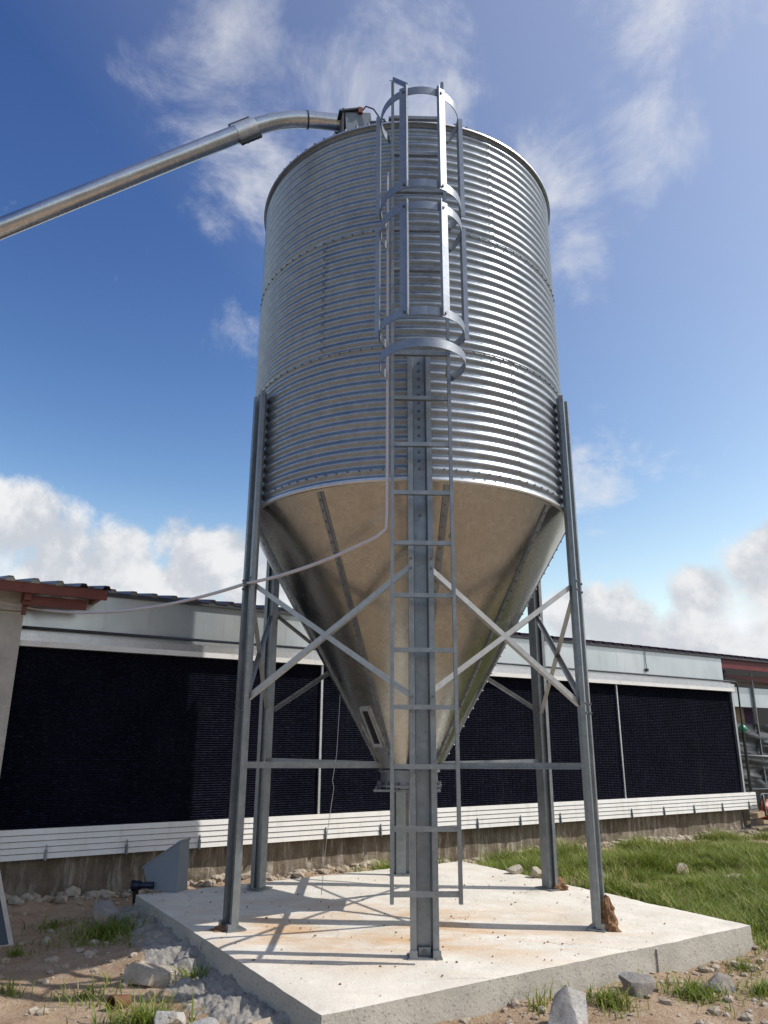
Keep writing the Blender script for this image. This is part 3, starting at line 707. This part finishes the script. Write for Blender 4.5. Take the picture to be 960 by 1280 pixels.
# bent pipe stand
bs = empty('pipe_stand', wp(7.95, 2.15, -.15), 'bent dark steel pipe stand on rubble at the end of the skirting', 'pipe stand')
MB().tube([wp(7.70, 2.15, .22), wp(7.72, 2.15, .36), wp(7.78, 2.15, .385), wp(7.98, 2.15, .38), wp(8.04, 2.15, .34), wp(8.10, 2.10, -.16)], .018, 8).build('bent_pipe', 'dark_metal', bs, smooth=True)
MB().tube([wp(7.80, 2.15, .38), wp(7.80, 2.15, .10), wp(8.05, 2.14, .10)], .02, 8).build('lower_pipe', 'dark_metal', bs, smooth=True)
# folded orange tarp bundle
b = MB(); 
for j in range(13):
    for i in range(24):
        th = 2*pi*i/24; ph = pi*j/12; p = V((sin(ph)*cos(th), sin(ph)*sin(th), cos(ph))); k = 1+.35*nz(p, 2.2, 3)
        q = wp(8.25, 2.32, .13)+(WD*p.x*.30+WN*p.y*.12+V((0, 0, p.z*.17)))*k; b.v.append(q)
b.f = [(j*24+i, j*24+(i+1) % 24, (j+1)*24+(i+1) % 24, (j+1)*24+i) for j in range(12) for i in range(24)]
tag(b.build('tarp_bundle', 'orange', smooth=True, org=wp(8.25, 2.32, -.05)), 'crumpled orange tarp bundle beside the bent pipe stand', 'tarp')
def plank(name, A, B, wd, th, m, label, cat):   # timber under the skirting end
    A, B = V(A), V(B); T = (B-A).normalized(); U = V((0, 0, 1)); U = (U-T*U.dot(T)).normalized(); X = T.cross(U)
    tag(MB().prism([(-wd/2, -th/2), (wd/2-.004, -th/2), (wd/2, -th/2+.004), (wd/2, th/2), (-wd/2+.003, th/2), (-wd/2, th/2-.004)], A, B, X, U).build(name, m, org=A), label, cat)
plank('timber_block', wp(7.55, 2.16, .10), wp(7.85, 2.20, .115), .09, .07, 'wood', 'pale timber block lying under the end of the skirting', 'timber')
plank('timber_offcut', wp(7.60, 2.12, .02), wp(8.0, 2.16, -.01), .11, .05, 'wood', 'weathered timber offcut on the dirt below the bent pipe stand', 'timber')

# ------------------------------------------------------------------ feed boot on the pad
bo = V((-1.80, .50, .004)); boot = empty('feed_boot', bo, 'grey moulded feed boot tipped on the corner of the concrete pad', 'feed boot')
bo = bo+V((-.035, 0, 0))
ft = [(-.26, -.05), (.115, -.15), (.135, .10), (-.20, .16)]
base = [bo+V((x, y, 0)) for x, y in ((-.165, -.015), (.085, -.115), (.12, .05), (-.10, .115))]
top = [bo+V(p) for p in ((-.225, .015, .15), (.075, -.095, .345), (.11, .05, .345), (-.175, .105, .15))]
b = MB().hexa(base+top); b.build('shell', 'bootgrey', boot)
b = MB(); e0 = [top[i]+(V((0, 0, .012))) for i in range(4)]
b.hexa([q+(q-(top[0]+top[2])/2).normalized()*.012 for q in top]+[q+(q-(top[0]+top[2])/2).normalized()*.012 for q in e0]); b.build('flange', 'bootgrey', boot)
bpv = empty('blue_pipe', (-2.10, .47, .03), 'short dark blue pipe stub poking out beside the grey feed boot', 'pipe stub')
MB().tube([(-1.95, .46, .04), (-2.06, .47, .038)], .024, 16).build('spigot', 'blue', bpv, smooth=True, auto=40)
MB().tube([(-2.055, .47, .038), (-2.11, .478, .035)], .034, 18).build('collar', 'blue', bpv, smooth=True, auto=40)
MB().tube([(-2.105, .477, .035), (-2.12, .478, .034)], .040, 18).build('lip', 'black', bpv, smooth=True, auto=40)
MB().tube([(-2.09, .475, .0), (-2.085, .50, -.22)], .022, 12).build('drop', 'black', bpv, smooth=True, auto=40)

# ------------------------------------------------------------------ stones
def stone(name, loc, size, m, label, cat, seed, rz=0, cuts=14, rough=.05, group=None, tilt=0, sub=4):
    rnd = random.Random(seed); bm = bmesh.new(); bmesh.ops.create_icosphere(bm, subdivisions=sub, radius=1)
    pl_ = []
    for i in range(cuts):
        n_ = V((rnd.gauss(0, 1), rnd.gauss(0, 1), rnd.gauss(0, 1))).normalized(); pl_.append((n_, rnd.uniform(.42, .82)))
    for v_ in bm.verts:
        p = v_.co.copy()
        for n_, d in pl_:
            k = p.dot(n_)
            if k > d: p -= n_*(k-d)
        p *= 1+rough*nz(p, 3, seed)+rough*.6*nz(p, 8, seed+3)
        v_.co = V((p.x*size[0], p.y*size[1], p.z*size[2]))
    me = bpy.data.meshes.new(name); bm.to_mesh(me); bm.free(); me.materials.append(M[m])
    me.polygons.foreach_set('use_smooth', [True]*len(me.polygons)); me.set_sharp_from_angle(angle=radians(22))
    o = bpy.data.objects.new(name, me); COL.objects.link(o); o.location = loc; o.rotation_euler = (tilt, 0, rz)
    return tag(o, label, cat, group or {'rock': 'rocks lying round the concrete pad', 'rubble_block': 'rubble lumps behind the pad and in the grass'}[name])
G = lambda x, y, dz=0: V((x, y, gz(x, y)+dz))
stone('rock', G(.70, -1.84, .015), (.15, .12, .19), 'rock_white', 'pale pointed granite rock standing against the front of the pad', 'rock', 11, .5, 12, .05, tilt=.15)
stone('rock', G(1.19, -1.29, .02), (.135, .10, .095), 'rock_dark', 'dark grey angular rock leaning at the pad joint', 'rock', 5, .6, 12)
stone('rock', G(1.62, -1.24, .015), (.12, .09, .085), 'rock_dark', 'dark grey rock among weeds near the right pad corner', 'rock', 23, .2, 12)
stone('rock', G(-1.42, -1.16, .025), (.165, .12, .10), 'rock_tan', 'broad sandy rock beside the brown clay pipe', 'rock', 8, .4, 12, tilt=.2)
stone('rock', G(-1.10, -1.86, .03), (.075, .07, .10), 'rock_white', 'small white upright rock in the left foreground', 'rock', 31, .9, 12)
stone('rock', G(-.92, -1.92, .01), (.10, .08, .06), 'rock_white', 'low pale rock just right of the small white one', 'rock', 37, .1, 12)
stone('rock', G(-.66, -1.93, .015), (.17, .09, .06), 'rock_tan', 'flat pale slab of rubble at the bottom edge by the pad', 'rock', 41, .3, 12)
stone('rock', G(-2.14, .0, .06), (.14, .12, .10), 'rock_dark', 'dusty grey rock in the shaded grass left of the pad', 'rock', 43, .3, 12)
stone('rubble_block', (.93, 1.42, .035), (.095, .06, .05), 'rock_tan', 'longer broken block near the back edge of the pad', 'rubble', 51, .2, 10)
stone('rubble_block', (1.085, 1.235, .04), (.075, .06, .055), 'rock_tan', 'stubby broken block beside the right rear leg', 'rubble', 53, .5, 10)
stone('rubble_block', G(3.75, 3.55, .04), (.13, .09, .08), 'rock_tan', 'sandy lump in the grass farthest from the pad', 'rubble', 57, .2, 10)
stone('rubble_block', G(2.75, 2.6, .05), (.09, .08, .08), 'rock_tan', 'lone pale lump in the middle of the grass', 'rubble', 59, .2, 10)
stone('rubble_block', G(3.15, 2.35, .03), (.15, .1, .05), 'rock_tan', 'flat pale lump in the grass right of the lone lump', 'rubble', 61, .2, 10)
# mud packed against the legs
for (az, lab, sz, sd) in ((AZ+pi/3, 'tall brown mud clump caked on the foot of the right front leg', (.07, .062, .185), 3), (AZ+2*pi/3, 'brown mud clump caked on the foot of the right rear leg', (.06, .055, .10), 4), (AZ-pi/3, 'small mud smear at the foot of the left front leg', (.07, .06, .03), 6)):
    p = rad(-.055 if sd == 4 else -.005, RL+.085, 0, az); b = MB(); nr_, ns_ = 14, 22
    for r_ in range(nr_+1):
        for q in range(ns_):
            u = r_/nr_; th = 2*pi*q/ns_; rr = (1-u)**.6*(1+.6*nz((cos(th), sin(th), u*2.5), 1.8, sd)+.45*nz((cos(th), sin(th), u*4), 5, sd))
            b.v.append(p+V((cos(th)*sz[0]*rr, sin(th)*sz[1]*rr, sz[2]*u*(1+.15*nz((cos(th), sin(th), u), 3, sd))-.002)))
    b.f = [(r_*ns_+q, r_*ns_+(q+1) % ns_, (r_+1)*ns_+(q+1) % ns_, (r_+1)*ns_+q) for r_ in range(nr_) for q in range(ns_)]
    tag(b.build('mud_clump', 'mud', org=p), lab, 'mud', 'mud caked on the silo legs')
# clay pipe
cp_ = G(-1.475, -1.52, .03); b = MB(); seg = 20; dirp = V((.45, .85, -.12)).normalized(); X = dirp.cross(V((0, 0, 1))).normalized(); Y = X.cross(dirp); vs = []
for (q, ro) in ((0, .062), (.035, .062), (.05, .052), (.20, .050), (.20, .040), (0, .048)):
    q, ro = q*.55, ro*.58
    vs += [cp_+dirp*(q-.03)+ro*(cos(2*pi*k/seg)*X+sin(2*pi*k/seg)*Y)*(1+.05*nz((cos(k), sin(k), q*9), 2)) for k in range(seg)]
b.add(vs, [(i*seg+k, i*seg+(k+1) % seg, ((i+1) % 6)*seg+(k+1) % seg, ((i+1) % 6)*seg+k) for i in range(6) for k in range(seg)])
tag(b.build('clay_pipe', 'clay', smooth=True, auto=40, org=cp_), 'broken brown clay pipe end lying in the left foreground', 'clay pipe')
# dark framed panel at the left edge
fp = empty('framed_panel', (-2.62, -.40, -.2), 'dark panel in a pale frame leaning at the left edge of the ground', 'panel')
A = V((-2.545, -.42, -.19)); Bv = V((-3.2, -.75, -.19)); Up = V((-.20, .06, .46))
e1 = (Bv-A).normalized(); n_ = e1.cross(Up).normalized()
def fr(u0, u1, v0, v1, th, name, m):
    L_ = (Bv-A).length
    pts = [A+e1*(u*L_)+Up*v_+n_*q for q in (-th/2, th/2) for u, v_ in ((u0, v0), (u1, v0), (u1, v1), (u0, v1))]
    MB().hexa(pts).build(name, m, fp)
fr(.04, .93, .06, .94, .012, 'infill', 'glass'); fr(0, .04, 0, 1, .03, 'frame_side', 'render'); fr(.93, 1, 0, 1, .035, 'frame_side', 'fascia'); fr(.04, .93, 0, .05, .029, 'frame_rail', 'render'); fr(.04, .93, .94, 1, .029, 'frame_rail', 'render')

# cement crust along the left face of the pad
b = MB(); nu, nv = 260, 64; A, Bq = SLAB[0], SLAB[1]; e = (Bq-A).normalized(); nn = V((e.y, -e.x)); nn = nn if slab_sd(*(A.lerp(Bq, .5)+nn*.1)) > 0 else -nn
for j in range(nv+1):
    for i in range(nu+1):
        u = -.02+1.10*i/nu; v_ = j/nv; wd = .30+.10*fbm(u*3, .5, 1.5, 2)+.10*u; q = A+e*((Bq-A).length*u)+nn*(v_*wd-.03)
        z = gz(q.x, q.y)+(.055*(1-v_**1.5)+.042*max(-.3, fbm(q.x, q.y, 5.5, 6.1, 3))*(1-v_)**.5-.022*abs(fbm(q.x, q.y, 13, 2.1, 4))+.010*fbm(q.x, q.y, 38, 1.3, 3))-.05*(v_ > .93)-.02*v_
        z = min(z, -.02)
        if u > 1.0: z -= .4*(u-1.0)
        b.v.append(V((q.x, q.y, z)))
b.f = [(j*(nu+1)+i, j*(nu+1)+i+1, (j+1)*(nu+1)+i+1, (j+1)*(nu+1)+i) for j in range(nv) for i in range(nu)]
tag(b.build('cement_spill', 'cement', smooth=True, org=(A.x, A.y, -.2)), 'lumpy grey cement spill along the left face of the pad', 'cement')

# loose stones: one scatter nobody could count
rnd = random.Random(5); b = MB(); ico = []
bm = bmesh.new(); bmesh.ops.create_icosphere(bm, subdivisions=1, radius=1); iv = [v_.co.copy() for v_ in bm.verts]; iff = [tuple(v_.index for v_ in f.verts) for f in bm.faces]; bm.free()
def pebble(x, y, r, z=None):
    c = V((x, y, (gz(x, y) if z is None else z)+r*.25)); sx, sy, sz = rnd.uniform(.7, 1.3), rnd.uniform(.7, 1.3), rnd.uniform(.45, .85); a_ = rnd.uniform(0, 6.28)
    vs = []
    for p in iv:
        k = r*rnd.uniform(.75, 1.15); q = V((p.x*sx*k, p.y*sy*k, p.z*sz*k)); vs.append(c+V((q.x*cos(a_)-q.y*sin(a_), q.x*sin(a_)+q.y*cos(a_), q.z)))
    b.add(vs, iff)
cnt = 0
while cnt < 2600:
    x, y = rnd.uniform(-3.8, 3.2), rnd.uniform(-2.9, 2.2); d = slab_sd(x, y)
    if d < .01: continue
    pr_ = .10+.9*math.exp(-d/.25)*(1 if y < .2 else .3)+(.4 if fbm(x, y, 1.2, 3.3, 2) > .25 else 0)
    if rnd.random() > pr_: continue
    pebble(x, y, .006+.03*rnd.random()**4); cnt += 1
for i in range(700):
    s = rnd.uniform(-2.3, 7.8); n__ = 2.32-abs(rnd.gauss(0, .10)); p = wp(s, n__, 0)
    if slab_sd(p.x, p.y) > .02: pebble(p.x, p.y, .010+.03*rnd.random()**3)
for i in range(500):
    p = wp(rnd.gauss(7.75, .25), rnd.gauss(2.05, .16), 0); pebble(p.x, p.y, .012+.035*rnd.random()**2)
for i in range(330):
    s = rnd.uniform(-2.5, 7.6); p = wp(s, 2.31-abs(rnd.gauss(0, .07)), 0)
    if slab_sd(p.x, p.y) > .03: pebble(p.x, p.y, .03+.045*rnd.random()**2)
tag(b.build('gravel', 'gravel'), 'loose gravel and crumbled concrete scattered over the soil', 'gravel', kind='stuff')
b = MB()
for i in range(420):
    u, v_ = rnd.random(), rnd.random(); p = sq(.02+.96*u, .02+.96*v_); pebble(p.x, p.y, .002+.007*rnd.random()**4, .003)
tag(b.build('grit', 'mud'), 'crumbs of soil scattered over the concrete pad', 'grit', kind='stuff')

# ------------------------------------------------------------------ grass
def grass(name, spots, label, mk='grass'):
    vs, fs, tn = [], [], []
    for (x, y, h, sp) in spots:
        z = gz(x, y)-.01; a_ = rnd.uniform(0, 6.28); ln = h*sp*rnd.uniform(.1, 1.0); wd = rnd.uniform(.0018, .0050); tone = rnd.random()
        dx, dy = cos(a_), sin(a_); sx, sy = -dy*wd, dx*wd; o = len(vs)
        for (f, w_) in ((0, 1), (.5, .85)):
            px, py, pz_ = x+dx*ln*f*f, y+dy*ln*f*f, z+h*f
            vs += [(px-sx*w_, py-sy*w_, pz_), (px+sx*w_, py+sy*w_, pz_)]
        vs.append((x+dx*ln, y+dy*ln, z+h*rnd.uniform(.8, 1)))
        fs += [(o, o+1, o+3, o+2), (o+2, o+3, o+4)]; tn += [tone]*5
    me = bpy.data.meshes.new(name); me.from_pydata(vs, [], fs); me.materials.append(M[mk])
    at = me.attributes.new('tone', 'FLOAT', 'POINT'); at.data.foreach_set('value', tn)
    o = bpy.data.objects.new(name, me); COL.objects.link(o); tag(o, label, 'grass', kind='stuff'); return o
sp = []
def wnn(x, y): return -x*sin(WB)+y*cos(WB)
while len(sp) < 160000:
    s = rnd.uniform(.2, 9.0); n__ = rnd.uniform(-2.2, 2.25); p = wp(s, n__, 0); d = slab_sd(p.x, p.y)
    if d < .05: continue
    den = .76+1.4*fbm(p.x, p.y, 1.4, 12.7, 4)
    edge = max(0, (n__-1.85)/.4); den -= edge*.9
    if s < 1.6: den -= (1.6-s)*.9
    if p.y < -.1: den -= .9*(-.1-p.y)*2.0
    if d < .18: den -= .25
    if s > 7.2 and n__ > 1.6: den -= .6
    if rnd.random() > den: continue
    hh = rnd.uniform(.06, .165)*(1+.9*max(-.6, fbm(p.x, p.y, 2.2, 4.1, 3)))
    sp.append((p.x, p.y, hh, 1.5))
grass('grass_field', sp, 'thick green grass right of the pad up to the shed plinth')
def tuft(cx, cy, r, n, h, label):
    L_ = []
    for i in range(int(n*.62)):
        a_ = rnd.uniform(0, 6.28); q = r*abs(rnd.gauss(0, .55)); x, y = cx+q*cos(a_), cy+q*.8*sin(a_)
        if slab_sd(x, y) < .02: continue
        L_.append((x, y, h*rnd.uniform(.25, .95), 1.5))
    return grass('grass_tuft', L_, label)
tuft(-2.03, -.22, .38, 1500, .12, 'shaded grass patch around the dusty grey rock')
tuft(-1.24, -1.80, .20, 800, .16, 'bright grass tuft in the left foreground behind the clay pipe')
tuft(-1.18, -1.15, .10, 160, .13, 'small weed tuft beside the broad sandy rock')
tuft(-2.12, -1.33, .16, 160, .10, 'sparse weeds at the left edge of the foreground')
tuft(-1.70, -1.35, .26, 220, .10, 'thin dry weeds left of the clay pipe')
tuft(-2.45, -.62, .18, 200, .08, 'small grass clump near the leaning framed panel')
tuft(-2.5, .05, .25, 200, .09, 'sparse shaded grass near the foot of the shed wall')
tuft(.98, -1.52, .16, 420, .13, 'grass tuft between the pale pointed rock and the dark rock')
tuft(1.45, -1.33, .22, 520, .12, 'grass tuft beside the dark rock near the right corner')
tuft(1.85, -1.25, .22, 420, .12, 'grass tuft at the lower right edge of the foreground')
tuft(.62, -1.62, .12, 90, .12, 'few weeds in front of the pad by the pale rock')
tuft(1.95, -.72, .20, 220, .09, 'short weeds below the right corner of the pad')
tuft(2.35, -.45, .3, 600, .10, 'grass fringe around the right corner of the pad')
